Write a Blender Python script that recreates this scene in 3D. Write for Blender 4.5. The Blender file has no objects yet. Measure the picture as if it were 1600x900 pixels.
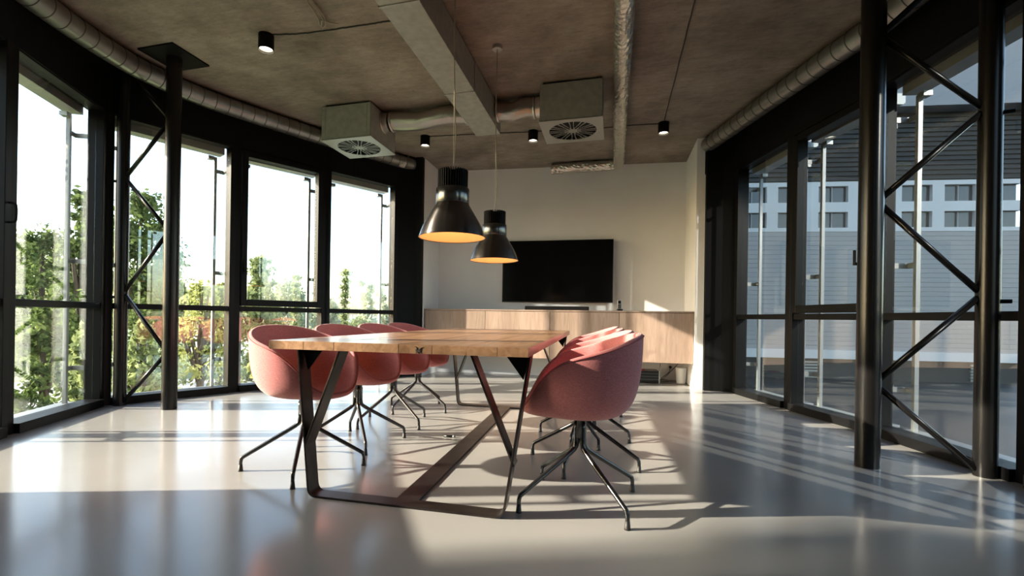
import bpy, bmesh, math, random
from math import sin, cos, pi, sqrt, atan2, radians
from mathutils import Vector, Matrix
import numpy as np

random.seed(7)
C = bpy.context.scene
COL = C.collection

# ------------------------------------------------------------------ camera
YAW = 0.2653          # the room's long axis against the camera's
cam_d = bpy.data.cameras.new('camera')
cam_d.sensor_width = 36.0
cam_d.lens = 743.05 / 1600 * 36
cam_d.shift_x = (800 - 755.77) / 1600
cam_d.shift_y = (496.03 - 450) / 1600
cam_d.clip_start = 0.02
cam_d.clip_end = 600
cam = bpy.data.objects.new('camera', cam_d)
COL.objects.link(cam)
cam.matrix_world = (Matrix.Translation((0, 0, 0.8554)) @ Matrix.Rotation(YAW, 4, 'Z')
                    @ Matrix.Rotation(pi / 2, 4, 'X') @ Matrix.Rotation(0.0154, 4, 'Z'))
C.camera = cam

# ------------------------------------------------------------------ sky, sun, exposure
SUN_AZ = 0.345        # travel direction of the light in plan (radians from +X)
SUN_EL = radians(19.8)
W = bpy.data.worlds.new('sky')
C.world = W
W.use_nodes = True
wn = W.node_tree
wn.nodes.clear()
sky = wn.nodes.new('ShaderNodeTexSky')
sky.sky_type = 'NISHITA'
sky.sun_disc = False
sky.sun_elevation = SUN_EL
sky.sun_rotation = 0.0
sky.air_density = 1.0
sky.dust_density = 2.0
sky.ozone_density = 1.0
# the light comes from azimuth SUN_AZ + pi; the texture's sun sits at +Y turned by -sun_rotation
sun_dir = Vector((-cos(SUN_AZ), -sin(SUN_AZ)))
sky.sun_rotation = atan2(sun_dir.x, sun_dir.y)
bg = wn.nodes.new('ShaderNodeBackground')
bg.inputs['Strength'].default_value = 0.76
wo = wn.nodes.new('ShaderNodeOutputWorld')
wn.links.new(sky.outputs[0], bg.inputs[0])
wn.links.new(bg.outputs[0], wo.inputs[0])

sun_l = bpy.data.lights.new('sun', 'SUN')
sun_l.energy = 22.0
sun_l.angle = radians(0.6)
sun_l.color = (1.0, 0.86, 0.70)
sun = bpy.data.objects.new('sun', sun_l)
COL.objects.link(sun)
travel = Vector((cos(SUN_AZ) * cos(SUN_EL), sin(SUN_AZ) * cos(SUN_EL), -sin(SUN_EL)))
sun.rotation_mode = 'QUATERNION'
sun.rotation_quaternion = travel.to_track_quat('-Z', 'Y')
sun.location = (-20, -6, 12)

# sunlight thrown back by the glazing of a building behind the camera to the right
refl_l = bpy.data.lights.new('mirrored_sun', 'SPOT')
refl_l.energy = 27000.0
refl_l.color = (1.0, 0.92, 0.82)
refl_l.spot_size = radians(9.2)
refl_l.spot_blend = 0.1
refl_l.shadow_soft_size = 0.15
refl = bpy.data.objects.new('mirrored_sun', refl_l)
COL.objects.link(refl)
REFL = Vector((-0.66, 0.75, 0.0)).normalized() * cos(radians(19)) + Vector((0, 0, -sin(radians(19))))
refl.location = Vector((2.05, 3.6, 1.3)) - REFL * 25
refl.rotation_mode = 'QUATERNION'
refl.rotation_quaternion = REFL.to_track_quat('-Z', 'Y')

vs = C.view_settings
vs.view_transform = 'Standard'
vs.look = 'None'
vs.exposure = 0.0
vs.gamma = 1.0
vs.use_curve_mapping = False
C.cycles.use_denoising = True
C.cycles.max_bounces = 10
C.cycles.transparent_max_bounces = 16
C.cycles.diffuse_bounces = 5
C.cycles.glossy_bounces = 5
C.cycles.sample_clamp_indirect = 6.0
C.cycles.caustics_reflective = False
C.cycles.caustics_refractive = False


# ------------------------------------------------------------------ materials
def new_mat(name):
    m = bpy.data.materials.new(name)
    m.use_nodes = True
    nt = m.node_tree
    return m, nt, nt.nodes['Principled BSDF']


def mat(name, col, rough=0.5, metal=0.0, spec=0.5, var=0.0, scale=8.0, bump=0.0, bscale=40.0,
        stretch=(1, 1, 1), coat=0.0, rvar=0.0):
    m, nt, p = new_mat(name)
    p.inputs['Base Color'].default_value = (*col, 1)
    p.inputs['Roughness'].default_value = rough
    p.inputs['Metallic'].default_value = metal
    p.inputs['Specular IOR Level'].default_value = spec
    p.inputs['Coat Weight'].default_value = coat
    p.inputs['Coat Roughness'].default_value = 0.1
    if var or bump or rvar:
        tc = nt.nodes.new('ShaderNodeTexCoord')
        mp = nt.nodes.new('ShaderNodeMapping')
        mp.inputs['Scale'].default_value = stretch
        nt.links.new(tc.outputs['Object'], mp.inputs[0])
    if var:
        nz = nt.nodes.new('ShaderNodeTexNoise')
        nz.inputs['Scale'].default_value = scale
        nz.inputs['Detail'].default_value = 8
        nt.links.new(mp.outputs[0], nz.inputs['Vector'])
        cr = nt.nodes.new('ShaderNodeValToRGB')
        cr.color_ramp.elements[0].position = 0.3
        cr.color_ramp.elements[1].position = 0.7
        cr.color_ramp.elements[0].color = (*[c * (1 - var) for c in col], 1)
        cr.color_ramp.elements[1].color = (*[min(1, c * (1 + var)) for c in col], 1)
        nt.links.new(nz.outputs['Fac'], cr.inputs[0])
        nt.links.new(cr.outputs[0], p.inputs['Base Color'])
    if rvar:
        nz = nt.nodes.new('ShaderNodeTexNoise')
        nz.inputs['Scale'].default_value = scale * 0.6
        nz.inputs['Detail'].default_value = 5
        nt.links.new(mp.outputs[0], nz.inputs['Vector'])
        mr = nt.nodes.new('ShaderNodeMapRange')
        mr.inputs['To Min'].default_value = max(0, rough - rvar)
        mr.inputs['To Max'].default_value = rough + rvar
        nt.links.new(nz.outputs['Fac'], mr.inputs[0])
        nt.links.new(mr.outputs[0], p.inputs['Roughness'])
    if bump:
        nb = nt.nodes.new('ShaderNodeTexNoise')
        nb.inputs['Scale'].default_value = bscale
        nb.inputs['Detail'].default_value = 6
        nt.links.new(mp.outputs[0], nb.inputs['Vector'])
        b = nt.nodes.new('ShaderNodeBump')
        b.inputs['Strength'].default_value = bump
        b.inputs['Distance'].default_value = 0.01
        nt.links.new(nb.outputs['Fac'], b.inputs['Height'])
        nt.links.new(b.outputs[0], p.inputs['Normal'])
    return m


def emit(name, col, s):
    m = bpy.data.materials.new(name)
    m.use_nodes = True
    nt = m.node_tree
    nt.nodes.clear()
    e = nt.nodes.new('ShaderNodeEmission')
    e.inputs[0].default_value = (*col, 1)
    e.inputs[1].default_value = s
    o = nt.nodes.new('ShaderNodeOutputMaterial')
    nt.links.new(e.outputs[0], o.inputs[0])
    return m


def glass_mat(name, tint, ior):
    m = bpy.data.materials.new(name)
    m.use_nodes = True
    nt = m.node_tree
    nt.nodes.clear()
    t = nt.nodes.new('ShaderNodeBsdfTransparent')
    t.inputs[0].default_value = (*tint, 1)
    g = nt.nodes.new('ShaderNodeBsdfGlossy')
    g.inputs['Roughness'].default_value = 0.0
    g.inputs[0].default_value = (0.95, 0.97, 0.97, 1)
    # Schlick reflectance, the same from either side of the pane
    r0 = ((ior - 1) / (ior + 1)) ** 2
    ge = nt.nodes.new('ShaderNodeNewGeometry')
    dt = nt.nodes.new('ShaderNodeVectorMath')
    dt.operation = 'DOT_PRODUCT'
    nt.links.new(ge.outputs['Incoming'], dt.inputs[0])
    nt.links.new(ge.outputs['Normal'], dt.inputs[1])

    def math(op, a, b=None):
        n_ = nt.nodes.new('ShaderNodeMath')
        n_.operation = op
        for k_, v_ in enumerate((a, b)):
            if v_ is None:
                continue
            if isinstance(v_, (int, float)):
                n_.inputs[k_].default_value = v_
            else:
                nt.links.new(v_, n_.inputs[k_])
        return n_
    ab = math('ABSOLUTE', dt.outputs['Value'])
    on = math('SUBTRACT', 1.0, ab.outputs[0])
    pw5 = math('POWER', on.outputs[0], 5.0)
    ml = math('MULTIPLY', pw5.outputs[0], 1 - r0)
    f = math('ADD', ml.outputs[0], r0)
    mx = nt.nodes.new('ShaderNodeMixShader')
    o = nt.nodes.new('ShaderNodeOutputMaterial')
    nt.links.new(f.outputs[0], mx.inputs[0])
    nt.links.new(t.outputs[0], mx.inputs[1])
    nt.links.new(g.outputs[0], mx.inputs[2])
    nt.links.new(mx.outputs[0], o.inputs[0])
    return m


def leaf_mat(name, c1, c2):
    m = bpy.data.materials.new(name)
    m.use_nodes = True
    nt = m.node_tree
    nt.nodes.clear()
    tc = nt.nodes.new('ShaderNodeTexCoord')
    nz = nt.nodes.new('ShaderNodeTexNoise')
    nz.inputs['Scale'].default_value = 1.3
    nz.inputs['Detail'].default_value = 4
    nt.links.new(tc.outputs['Object'], nz.inputs['Vector'])
    cr = nt.nodes.new('ShaderNodeValToRGB')
    cr.color_ramp.elements[0].position = 0.35
    cr.color_ramp.elements[1].position = 0.65
    cr.color_ramp.elements[0].color = (*c1, 1)
    cr.color_ramp.elements[1].color = (*c2, 1)
    nt.links.new(nz.outputs['Fac'], cr.inputs[0])
    d = nt.nodes.new('ShaderNodeBsdfDiffuse')
    t = nt.nodes.new('ShaderNodeBsdfTranslucent')
    nt.links.new(cr.outputs[0], d.inputs[0])
    nt.links.new(cr.outputs[0], t.inputs[0])
    mx = nt.nodes.new('ShaderNodeMixShader')
    mx.inputs[0].default_value = 0.45
    o = nt.nodes.new('ShaderNodeOutputMaterial')
    nt.links.new(d.outputs[0], mx.inputs[1])
    nt.links.new(t.outputs[0], mx.inputs[2])
    nt.links.new(mx.outputs[0], o.inputs[0])
    return m


def wood_mat(name, light, dark, axis='X', scale=1.0, rough=0.4, contrast=1.0, coat=0.0):
    """long grain along AXIS, each object a board of its own"""
    m, nt, p = new_mat(name)
    tc = nt.nodes.new('ShaderNodeTexCoord')
    oi = nt.nodes.new('ShaderNodeObjectInfo')
    ad = nt.nodes.new('ShaderNodeVectorMath')
    ad.operation = 'MULTIPLY_ADD'
    ad.inputs[1].default_value = (1, 1, 1)
    cmb = nt.nodes.new('ShaderNodeCombineXYZ')
    mu = nt.nodes.new('ShaderNodeMath')
    mu.operation = 'MULTIPLY'
    mu.inputs[1].default_value = 37.0
    nt.links.new(oi.outputs['Random'], mu.inputs[0])
    for k in range(3):
        nt.links.new(mu.outputs[0], cmb.inputs[k])
    nt.links.new(tc.outputs['Object'], ad.inputs[0])
    nt.links.new(cmb.outputs[0], ad.inputs[2])
    mp = nt.nodes.new('ShaderNodeMapping')
    s = {'X': (1.2, 14, 14), 'Y': (14, 1.2, 14), 'Z': (14, 14, 1.2)}[axis]
    mp.inputs['Scale'].default_value = [v * scale for v in s]
    nt.links.new(ad.outputs[0], mp.inputs[0])
    nz = nt.nodes.new('ShaderNodeTexNoise')
    nz.inputs['Scale'].default_value = 2.2
    nz.inputs['Detail'].default_value = 9
    nz.inputs['Distortion'].default_value = 0.8
    nt.links.new(mp.outputs[0], nz.inputs['Vector'])
    cr = nt.nodes.new('ShaderNodeValToRGB')
    cr.color_ramp.elements[0].position = 0.5 - 0.2 / contrast
    cr.color_ramp.elements[1].position = 0.5 + 0.2 / contrast
    cr.color_ramp.elements[0].color = (*dark, 1)
    cr.color_ramp.elements[1].color = (*light, 1)
    nt.links.new(nz.outputs['Fac'], cr.inputs[0])
    hsv = nt.nodes.new('ShaderNodeHueSaturation')
    mr = nt.nodes.new('ShaderNodeMapRange')
    mr.inputs['To Min'].default_value = 0.85
    mr.inputs['To Max'].default_value = 1.15
    nt.links.new(oi.outputs['Random'], mr.inputs[0])
    nt.links.new(mr.outputs[0], hsv.inputs['Value'])
    nt.links.new(cr.outputs[0], hsv.inputs['Color'])
    nt.links.new(hsv.outputs[0], p.inputs['Base Color'])
    p.inputs['Roughness'].default_value = rough
    p.inputs['Coat Weight'].default_value = coat
    p.inputs['Coat Roughness'].default_value = 0.18
    b = nt.nodes.new('ShaderNodeBump')
    b.inputs['Strength'].default_value = 0.12
    b.inputs['Distance'].default_value = 0.004
    nt.links.new(nz.outputs['Fac'], b.inputs['Height'])
    nt.links.new(b.outputs[0], p.inputs['Normal'])
    return m


def concrete_mat():
    m, nt, p = new_mat('board_marked_concrete')
    tc = nt.nodes.new('ShaderNodeTexCoord')
    L = nt.links

    def noise(scale, detail, sc, rough=0.6):
        mp = nt.nodes.new('ShaderNodeMapping')
        mp.inputs['Scale'].default_value = sc
        L.new(tc.outputs['Object'], mp.inputs[0])
        n = nt.nodes.new('ShaderNodeTexNoise')
        n.inputs['Scale'].default_value = scale
        n.inputs['Detail'].default_value = detail
        n.inputs['Roughness'].default_value = rough
        L.new(mp.outputs[0], n.inputs['Vector'])
        return n
    a = noise(1.3, 9, (1, 1, 1), 0.68)
    g = noise(4.0, 12, (1.6, 6, 1), 0.78)
    s = noise(28, 6, (1, 1, 1))
    ca = nt.nodes.new('ShaderNodeValToRGB')
    ca.color_ramp.elements[0].position = 0.34
    ca.color_ramp.elements[1].position = 0.66
    ca.color_ramp.elements[0].color = (0.150, 0.120, 0.098, 1)
    ca.color_ramp.elements[1].color = (0.340, 0.298, 0.258, 1)
    L.new(a.outputs['Fac'], ca.inputs[0])
    cg = nt.nodes.new('ShaderNodeValToRGB')
    cg.color_ramp.elements[0].position = 0.36
    cg.color_ramp.elements[1].position = 0.62
    cg.color_ramp.elements[0].color = (0.72, 0.72, 0.72, 1)
    cg.color_ramp.elements[1].color = (1.12, 1.1, 1.08, 1)
    L.new(g.outputs['Fac'], cg.inputs[0])
    mx = nt.nodes.new('ShaderNodeMix')
    mx.data_type = 'RGBA'
    mx.blend_type = 'MULTIPLY'
    mx.inputs[0].default_value = 1.0
    L.new(ca.outputs[0], mx.inputs[6])
    L.new(cg.outputs[0], mx.inputs[7])
    cs = nt.nodes.new('ShaderNodeValToRGB')
    cs.color_ramp.elements[0].position = 0.27
    cs.color_ramp.elements[1].position = 0.36
    cs.color_ramp.elements[0].color = (0.62, 0.62, 0.62, 1)
    cs.color_ramp.elements[1].color = (1, 1, 1, 1)
    L.new(s.outputs['Fac'], cs.inputs[0])
    m2 = nt.nodes.new('ShaderNodeMix')
    m2.data_type = 'RGBA'
    m2.blend_type = 'MULTIPLY'
    m2.inputs[0].default_value = 1.0
    L.new(mx.outputs[2], m2.inputs[6])
    L.new(cs.outputs[0], m2.inputs[7])
    L.new(m2.outputs[2], p.inputs['Base Color'])
    p.inputs['Roughness'].default_value = 0.75
    b = nt.nodes.new('ShaderNodeBump')
    b.inputs['Strength'].default_value = 0.2
    b.inputs['Distance'].default_value = 0.01
    L.new(g.outputs['Fac'], b.inputs['Height'])
    L.new(b.outputs[0], p.inputs['Normal'])
    return m


def floor_mat():
    m, nt, p = new_mat('polished_screed')
    L = nt.links
    tc = nt.nodes.new('ShaderNodeTexCoord')
    n = nt.nodes.new('ShaderNodeTexNoise')
    n.inputs['Scale'].default_value = 0.9
    n.inputs['Detail'].default_value = 7
    L.new(tc.outputs['Object'], n.inputs['Vector'])
    cr = nt.nodes.new('ShaderNodeValToRGB')
    cr.color_ramp.elements[0].position = 0.3
    cr.color_ramp.elements[1].position = 0.7
    cr.color_ramp.elements[0].color = (0.305, 0.298, 0.286, 1)
    cr.color_ramp.elements[1].color = (0.365, 0.355, 0.342, 1)
    L.new(n.outputs['Fac'], cr.inputs[0])
    L.new(cr.outputs[0], p.inputs['Base Color'])
    n2 = nt.nodes.new('ShaderNodeTexNoise')
    n2.inputs['Scale'].default_value = 2.5
    n2.inputs['Detail'].default_value = 6
    L.new(tc.outputs['Object'], n2.inputs['Vector'])
    mr = nt.nodes.new('ShaderNodeMapRange')
    mr.inputs['To Min'].default_value = 0.13
    mr.inputs['To Max'].default_value = 0.22
    L.new(n2.outputs['Fac'], mr.inputs[0])
    L.new(mr.outputs[0], p.inputs['Roughness'])
    p.inputs['Specular IOR Level'].default_value = 0.55
    n3 = nt.nodes.new('ShaderNodeTexNoise')
    n3.inputs['Scale'].default_value = 5.0
    n3.inputs['Detail'].default_value = 2
    L.new(tc.outputs['Object'], n3.inputs['Vector'])
    b = nt.nodes.new('ShaderNodeBump')
    b.inputs['Strength'].default_value = 0.05
    b.inputs['Distance'].default_value = 0.01
    L.new(n3.outputs['Fac'], b.inputs['Height'])
    L.new(b.outputs[0], p.inputs['Normal'])
    return m


def fabric_mat(name, c, d):
    m, nt, p = new_mat(name)
    L = nt.links
    tc = nt.nodes.new('ShaderNodeTexCoord')
    mp = nt.nodes.new('ShaderNodeMapping')
    mp.inputs['Scale'].default_value = (60, 60, 220)
    L.new(tc.outputs['Object'], mp.inputs[0])
    n = nt.nodes.new('ShaderNodeTexNoise')
    n.inputs['Scale'].default_value = 1.6
    n.inputs['Detail'].default_value = 4
    L.new(mp.outputs[0], n.inputs['Vector'])
    cr = nt.nodes.new('ShaderNodeValToRGB')
    cr.color_ramp.elements[0].position = 0.35
    cr.color_ramp.elements[1].position = 0.65
    cr.color_ramp.elements[0].color = (*d, 1)
    cr.color_ramp.elements[1].color = (*c, 1)
    L.new(n.outputs['Fac'], cr.inputs[0])
    L.new(cr.outputs[0], p.inputs['Base Color'])
    p.inputs['Roughness'].default_value = 0.9
    p.inputs['Specular IOR Level'].default_value = 0.2
    p.inputs['Sheen Weight'].default_value = 0.25
    p.inputs['Sheen Roughness'].default_value = 0.5
    b = nt.nodes.new('ShaderNodeBump')
    b.inputs['Strength'].default_value = 0.3
    b.inputs['Distance'].default_value = 0.002
    L.new(n.outputs['Fac'], b.inputs['Height'])
    L.new(b.outputs[0], p.inputs['Normal'])
    return m


M = {}
M['floor'] = floor_mat()
M['concrete'] = concrete_mat()
M['black'] = mat('black_coated_steel', (0.0045, 0.0045, 0.005), 0.5, 0.0, 0.12)
M['frame'] = mat('black_window_frame', (0.005, 0.005, 0.0055), 0.42, 0.0, 0.13)
M['colblack'] = mat('black_painted_steel', (0.006, 0.0055, 0.0055), 0.27, 0.0, 0.3)
M['legs'] = mat('black_chair_metal', (0.010, 0.010, 0.010), 0.22, 0.0, 0.7)
M['rawsteel'] = mat('blackened_raw_steel', (0.040, 0.033, 0.031), 0.33, 0.75, 0.5, var=0.35, scale=9, rvar=0.1)
M['wall'] = mat('white_wall_paint', (0.88, 0.88, 0.90), 0.7, 0, 0.3, var=0.03, scale=2, bump=0.05, bscale=60)
M['white'] = mat('white_plastic', (0.75, 0.75, 0.73), 0.4)
M['galv'] = mat('galvanised_sheet', (0.42, 0.41, 0.38), 0.42, 0.75, 0.5, var=0.16, scale=18, rvar=0.1)
M['galvdull'] = mat('dull_galvanised_sheet', (0.36, 0.375, 0.34), 0.5, 0.25, 0.5, var=0.14, scale=14, rvar=0.08)
M['duct'] = mat('spiral_duct_metal', (0.27, 0.265, 0.25), 0.33, 0.8, 0.5, var=0.2, scale=6, rvar=0.08)
M['seam'] = mat('dull_duct_seam', (0.12, 0.115, 0.10), 0.5, 0.6)
M['foil'] = mat('crinkled_foil', (0.66, 0.63, 0.57), 0.27, 0.9, 0.5, bump=0.6, bscale=30)
M['flex'] = mat('flexible_duct_foil', (0.38, 0.34, 0.31), 0.3, 0.85, 0.5, bump=0.4, bscale=30)
M['plate'] = mat('diffuser_plate', (0.42, 0.43, 0.41), 0.42, 0.35)
M['void'] = mat('void_shade', (0.004, 0.004, 0.004), 0.8)
M['glass'] = glass_mat('window_glass', (0.95, 0.975, 0.965), 1.85)
M['pink'] = fabric_mat('dusty_pink_wool', (0.60, 0.225, 0.215), (0.48, 0.15, 0.15))
M['piping'] = mat('pink_piping', (0.36, 0.10, 0.10), 0.8)
M['oak'] = wood_mat('oak_board', (0.47, 0.275, 0.155), (0.27, 0.140, 0.072), 'Y', 1.0, 0.33, 1.0, 0.6)
M['knot'] = mat('dark_knot', (0.035, 0.018, 0.01), 0.7)
M['veneer'] = wood_mat('pale_grey_oak_veneer', (0.38, 0.272, 0.212), (0.265, 0.183, 0.140), 'Z', 1.3, 0.5, 0.9)
M['tv'] = mat('television_screen', (0.003, 0.003, 0.003), 0.12, 0, 0.35)
M['tvframe'] = mat('television_bezel', (0.006, 0.006, 0.006), 0.3)
M['matte'] = mat('matte_black_cloth', (0.006, 0.006, 0.006), 0.85, 0.0, 0.08)
M['grey'] = mat('grey_plastic', (0.18, 0.18, 0.18), 0.4)
M['silver'] = mat('silver_metal', (0.6, 0.58, 0.55), 0.3, 0.9)
M['lampout'] = mat('brushed_dark_lamp_metal', (0.11, 0.10, 0.095), 0.27, 0.95, 0.5)
M['lampneck'] = mat('polished_lamp_collar', (0.13, 0.13, 0.125), 0.22, 0.95, 0.5)
M['lampout'].node_tree.nodes['Principled BSDF'].inputs['Anisotropic'].default_value = 0.85
M['lampout'].node_tree.nodes['Principled BSDF'].inputs['Anisotropic Rotation'].default_value = 0.25
M['lampin'] = mat('golden_lamp_lining', (0.80, 0.50, 0.25), 0.5, 0.1)
M['bulb'] = emit('lit_lamp_bulb', (1.0, 0.62, 0.28), 9.0)
M['spotlit'] = emit('lit_spot_lens', (1.0, 0.9, 0.76), 7.0)
M['cable'] = mat('dark_cable', (0.02, 0.018, 0.016), 0.5)
M['cablelight'] = mat('pale_cable', (0.30, 0.26, 0.21), 0.5)
M['blind'] = mat('grey_blind_box', (0.34, 0.34, 0.32), 0.35, 0.5)
M['rail'] = mat('light_guide_rail', (0.27, 0.28, 0.28), 0.4, 0.3)
M['sticker'] = mat('paper_sticker', (0.6, 0.58, 0.52), 0.6)
M['pinkthing'] = mat('red_cloth', (0.45, 0.05, 0.07), 0.8)
# outside
M['ground'] = mat('pale_paving', (0.50, 0.51, 0.50), 0.8, 0, 0.3, var=0.2, scale=0.15)
M['grass'] = mat('mown_grass', (0.20, 0.25, 0.13), 0.9, 0, 0.2, var=0.3, scale=0.8)
M['leafdark'] = leaf_mat('dark_leaves', (0.06, 0.09, 0.035), (0.17, 0.23, 0.08))
M['leafyellow'] = leaf_mat('yellow_green_leaves', (0.20, 0.24, 0.08), (0.40, 0.42, 0.16))
M['leafmid'] = leaf_mat('mid_green_leaves', (0.15, 0.20, 0.09), (0.34, 0.39, 0.18))
M['leafhaze'] = leaf_mat('hazed_distant_leaves', (0.38, 0.43, 0.30), (0.52, 0.56, 0.40))  # distance haze put into the leaf colour
M['bark'] = mat('bark', (0.06, 0.045, 0.035), 0.9, var=0.3, scale=6)
M['render'] = mat('white_rendered_facade', (0.62, 0.64, 0.65), 0.75, 0, 0.3, var=0.04, scale=1.0)
M['ribbed'] = mat('grey_blue_ribbed_cladding', (0.42, 0.395, 0.37), 0.6, 0, 0.3)
M['louvre'] = mat('dark_louvre', (0.022, 0.022, 0.020), 0.6)
M['greyrender'] = mat('grey_rendered_facade', (0.72, 0.71, 0.68), 0.75, 0, 0.3, var=0.05, scale=1.0)
M['fascia'] = mat('grey_roof_fascia', (0.33, 0.33, 0.33), 0.6)
M['farglass'] = mat('far_window_pane', (0.05, 0.055, 0.055), 0.08, 0, 0.8)
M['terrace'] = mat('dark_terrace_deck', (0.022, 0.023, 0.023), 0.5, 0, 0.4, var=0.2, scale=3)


# ------------------------------------------------------------------ mesh helpers
class MB:
    def __init__(s):
        s.v = []
        s.f = []
        s.sm = []

    def add(s, vs_, fs, smooth=False):
        o = len(s.v)
        s.v += [tuple(v) for v in vs_]
        for f in fs:
            s.f.append([i + o for i in f])
            s.sm.append(smooth)
        return s

    def box(s, a, b, X=None):
        x0, y0, z0 = a
        x1, y1, z1 = b
        v = [(x0, y0, z0), (x1, y0, z0), (x1, y1, z0), (x0, y1, z0), (x0, y0, z1), (x1, y0, z1), (x1, y1, z1), (x0, y1, z1)]
        if X is not None:
            v = [tuple(X @ Vector(p)) for p in v]
        return s.add(v, [(0, 3, 2, 1), (4, 5, 6, 7), (0, 1, 5, 4), (1, 2, 6, 5), (2, 3, 7, 6), (3, 0, 4, 7)])

    def prism(s, pts, z0, z1):
        n = len(pts)
        v = [(*p, z0) for p in pts] + [(*p, z1) for p in pts]
        f = [tuple(reversed(range(n))), tuple(range(n, 2 * n))]
        f += [(i, (i + 1) % n, n + (i + 1) % n, n + i) for i in range(n)]
        return s.add(v, f)

    def extrude(s, prof, P, Q, up=(0, 0, 1)):
        """profile (a, b) swept straight from P to Q; a along side, b along up"""
        P, Q, up = Vector(P), Vector(Q), Vector(up)
        d = (Q - P).normalized()
        side = d.cross(up).normalized()
        u2 = side.cross(d)
        n = len(prof)
        v = [P + side * a + u2 * b for a, b in prof] + [Q + side * a + u2 * b for a, b in prof]
        return s.add(v, [tuple(range(n)), tuple(reversed(range(n, 2 * n)))] + [(i, n + i, n + (i + 1) % n, (i + 1) % n) for i in range(n)])

    def tube(s, pts, r, n=12, caps=True, smooth=True):
        pts = [Vector(p) for p in pts]
        R = r if isinstance(r, (list, tuple)) else [r] * len(pts)
        T = []
        for i in range(len(pts)):
            a = pts[max(0, i - 1)]
            b = pts[min(len(pts) - 1, i + 1)]
            t = (b - a)
            T.append(t.normalized() if t.length > 1e-9 else (T[-1] if T else Vector((0, 0, 1))))
        ref = Vector((0, 0, 1)) if abs(T[0].z) < 0.9 else Vector((1, 0, 0))
        x = T[0].cross(ref).normalized()
        v = []
        for i, p in enumerate(pts):
            x = (x - T[i] * x.dot(T[i])).normalized()
            y = T[i].cross(x)
            for k in range(n):
                a = 2 * pi * k / n
                v.append(p + (x * cos(a) + y * sin(a)) * R[i])
        f = []
        for i in range(len(pts) - 1):
            for k in range(n):
                k2 = (k + 1) % n
                f.append((i * n + k, i * n + k2, (i + 1) * n + k2, (i + 1) * n + k))
        s.add(v, f, smooth)
        if caps:
            o = len(s.v) - len(v)
            s.f.append([o + k for k in reversed(range(n))])
            s.sm.append(False)
            s.f.append([o + (len(pts) - 1) * n + k for k in range(n)])
            s.sm.append(False)
        return s

    def lathe(s, prof, c=(0, 0, 0), n=48, smooth=True):
        v = []
        for r, z in prof:
            for k in range(n):
                a = 2 * pi * k / n
                v.append((c[0] + r * cos(a), c[1] + r * sin(a), c[2] + z))
        f = []
        for i in range(len(prof) - 1):
            for k in range(n):
                k2 = (k + 1) % n
                f.append((i * n + k, i * n + k2, (i + 1) * n + k2, (i + 1) * n + k))
        return s.add(v, f, smooth)

    def disc(s, c, r, n=32, up=True):
        v = [(c[0] + r * cos(2 * pi * k / n), c[1] + r * sin(2 * pi * k / n), c[2]) for k in range(n)]
        f = tuple(range(n)) if up else tuple(reversed(range(n)))
        return s.add(v, [f])

    def cyl(s, c, r, z0, z1, n=32):
        s.lathe([(r, z0), (r, z1)], (c[0], c[1], 0), n)
        s.disc((c[0], c[1], z1), r, n)
        s.disc((c[0], c[1], z0), r, n, False)
        return s

    def build(s, name, m, parent=None, bevel=0.0, label=None, cat=None, group=None, kind=None):
        me = bpy.data.meshes.new(name)
        me.from_pydata(s.v, [], s.f)
        me.polygons.foreach_set('use_smooth', s.sm)
        me.materials.append(m)
        me.validate()
        me.update()
        o = bpy.data.objects.new(name, me)
        COL.objects.link(o)
        if parent is not None:
            o.parent = parent
        if bevel:
            b = o.modifiers.new('bevel', 'BEVEL')
            b.width = bevel
            b.segments = 2
            b.limit_method = 'ANGLE'
        tag(o, label, cat, group, kind)
        return o


def tag(o, label=None, cat=None, group=None, kind=None):
    if label:
        o['label'] = label
    if cat:
        o['category'] = cat
    if group:
        o['group'] = group
    if kind:
        o['kind'] = kind
    return o


def empty(name, loc=(0, 0, 0), rz=0.0, **k):
    o = bpy.data.objects.new(name, None)
    o.empty_display_size = 0.1
    COL.objects.link(o)
    o.location = loc
    o.rotation_euler = (0, 0, rz)
    return tag(o, **k)


def smooth_path(pts, n=8):
    """Catmull-Rom through PTS"""
    P = [Vector(p) for p in pts]
    P = [P[0] * 2 - P[1]] + P + [P[-1] * 2 - P[-2]]
    out = []
    for i in range(1, len(P) - 2):
        a, b, c, d = P[i - 1:i + 3]
        for k in range(n):
            t = k / n
            out.append(0.5 * ((2 * b) + (c - a) * t + (2 * a - 5 * b + 4 * c - d) * t * t + (3 * b - a - 3 * c + d) * t ** 3))
    out.append(P[-2])
    return out


def resample(path, step):
    out = [path[0]]
    acc = 0
    for a, b in zip(path[:-1], path[1:]):
        L = (b - a).length
        while acc + L >= step:
            t = (step - acc) / L
            a = a + (b - a) * t
            L = (b - a).length
            out.append(a.copy())
            acc = 0
        acc += L
    return out


# ------------------------------------------------------------------ the setting
CZ = 3.13     # ceiling
LN = [(-2.67, 0.20), (-2.88, 0.40), (-3.42, 1.265), (-3.97, 2.28), (-4.46, 3.27), (-3.985, 4.29), (-3.455, 5.20), (-2.925, 6.11), (-2.66, 6.40)]
RN = [(1.10, 0.22), (1.37, 0.30), (1.645, 1.15), (1.885, 1.91), (1.985, 2.37), (2.145, 3.22), (1.945, 4.38), (1.665, 5.30), (1.40, 6.30), (1.10, 6.37)]
WL0, WR0 = (-2.64, 7.00), (0.985, 7.33)      # corners of the far wall

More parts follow.
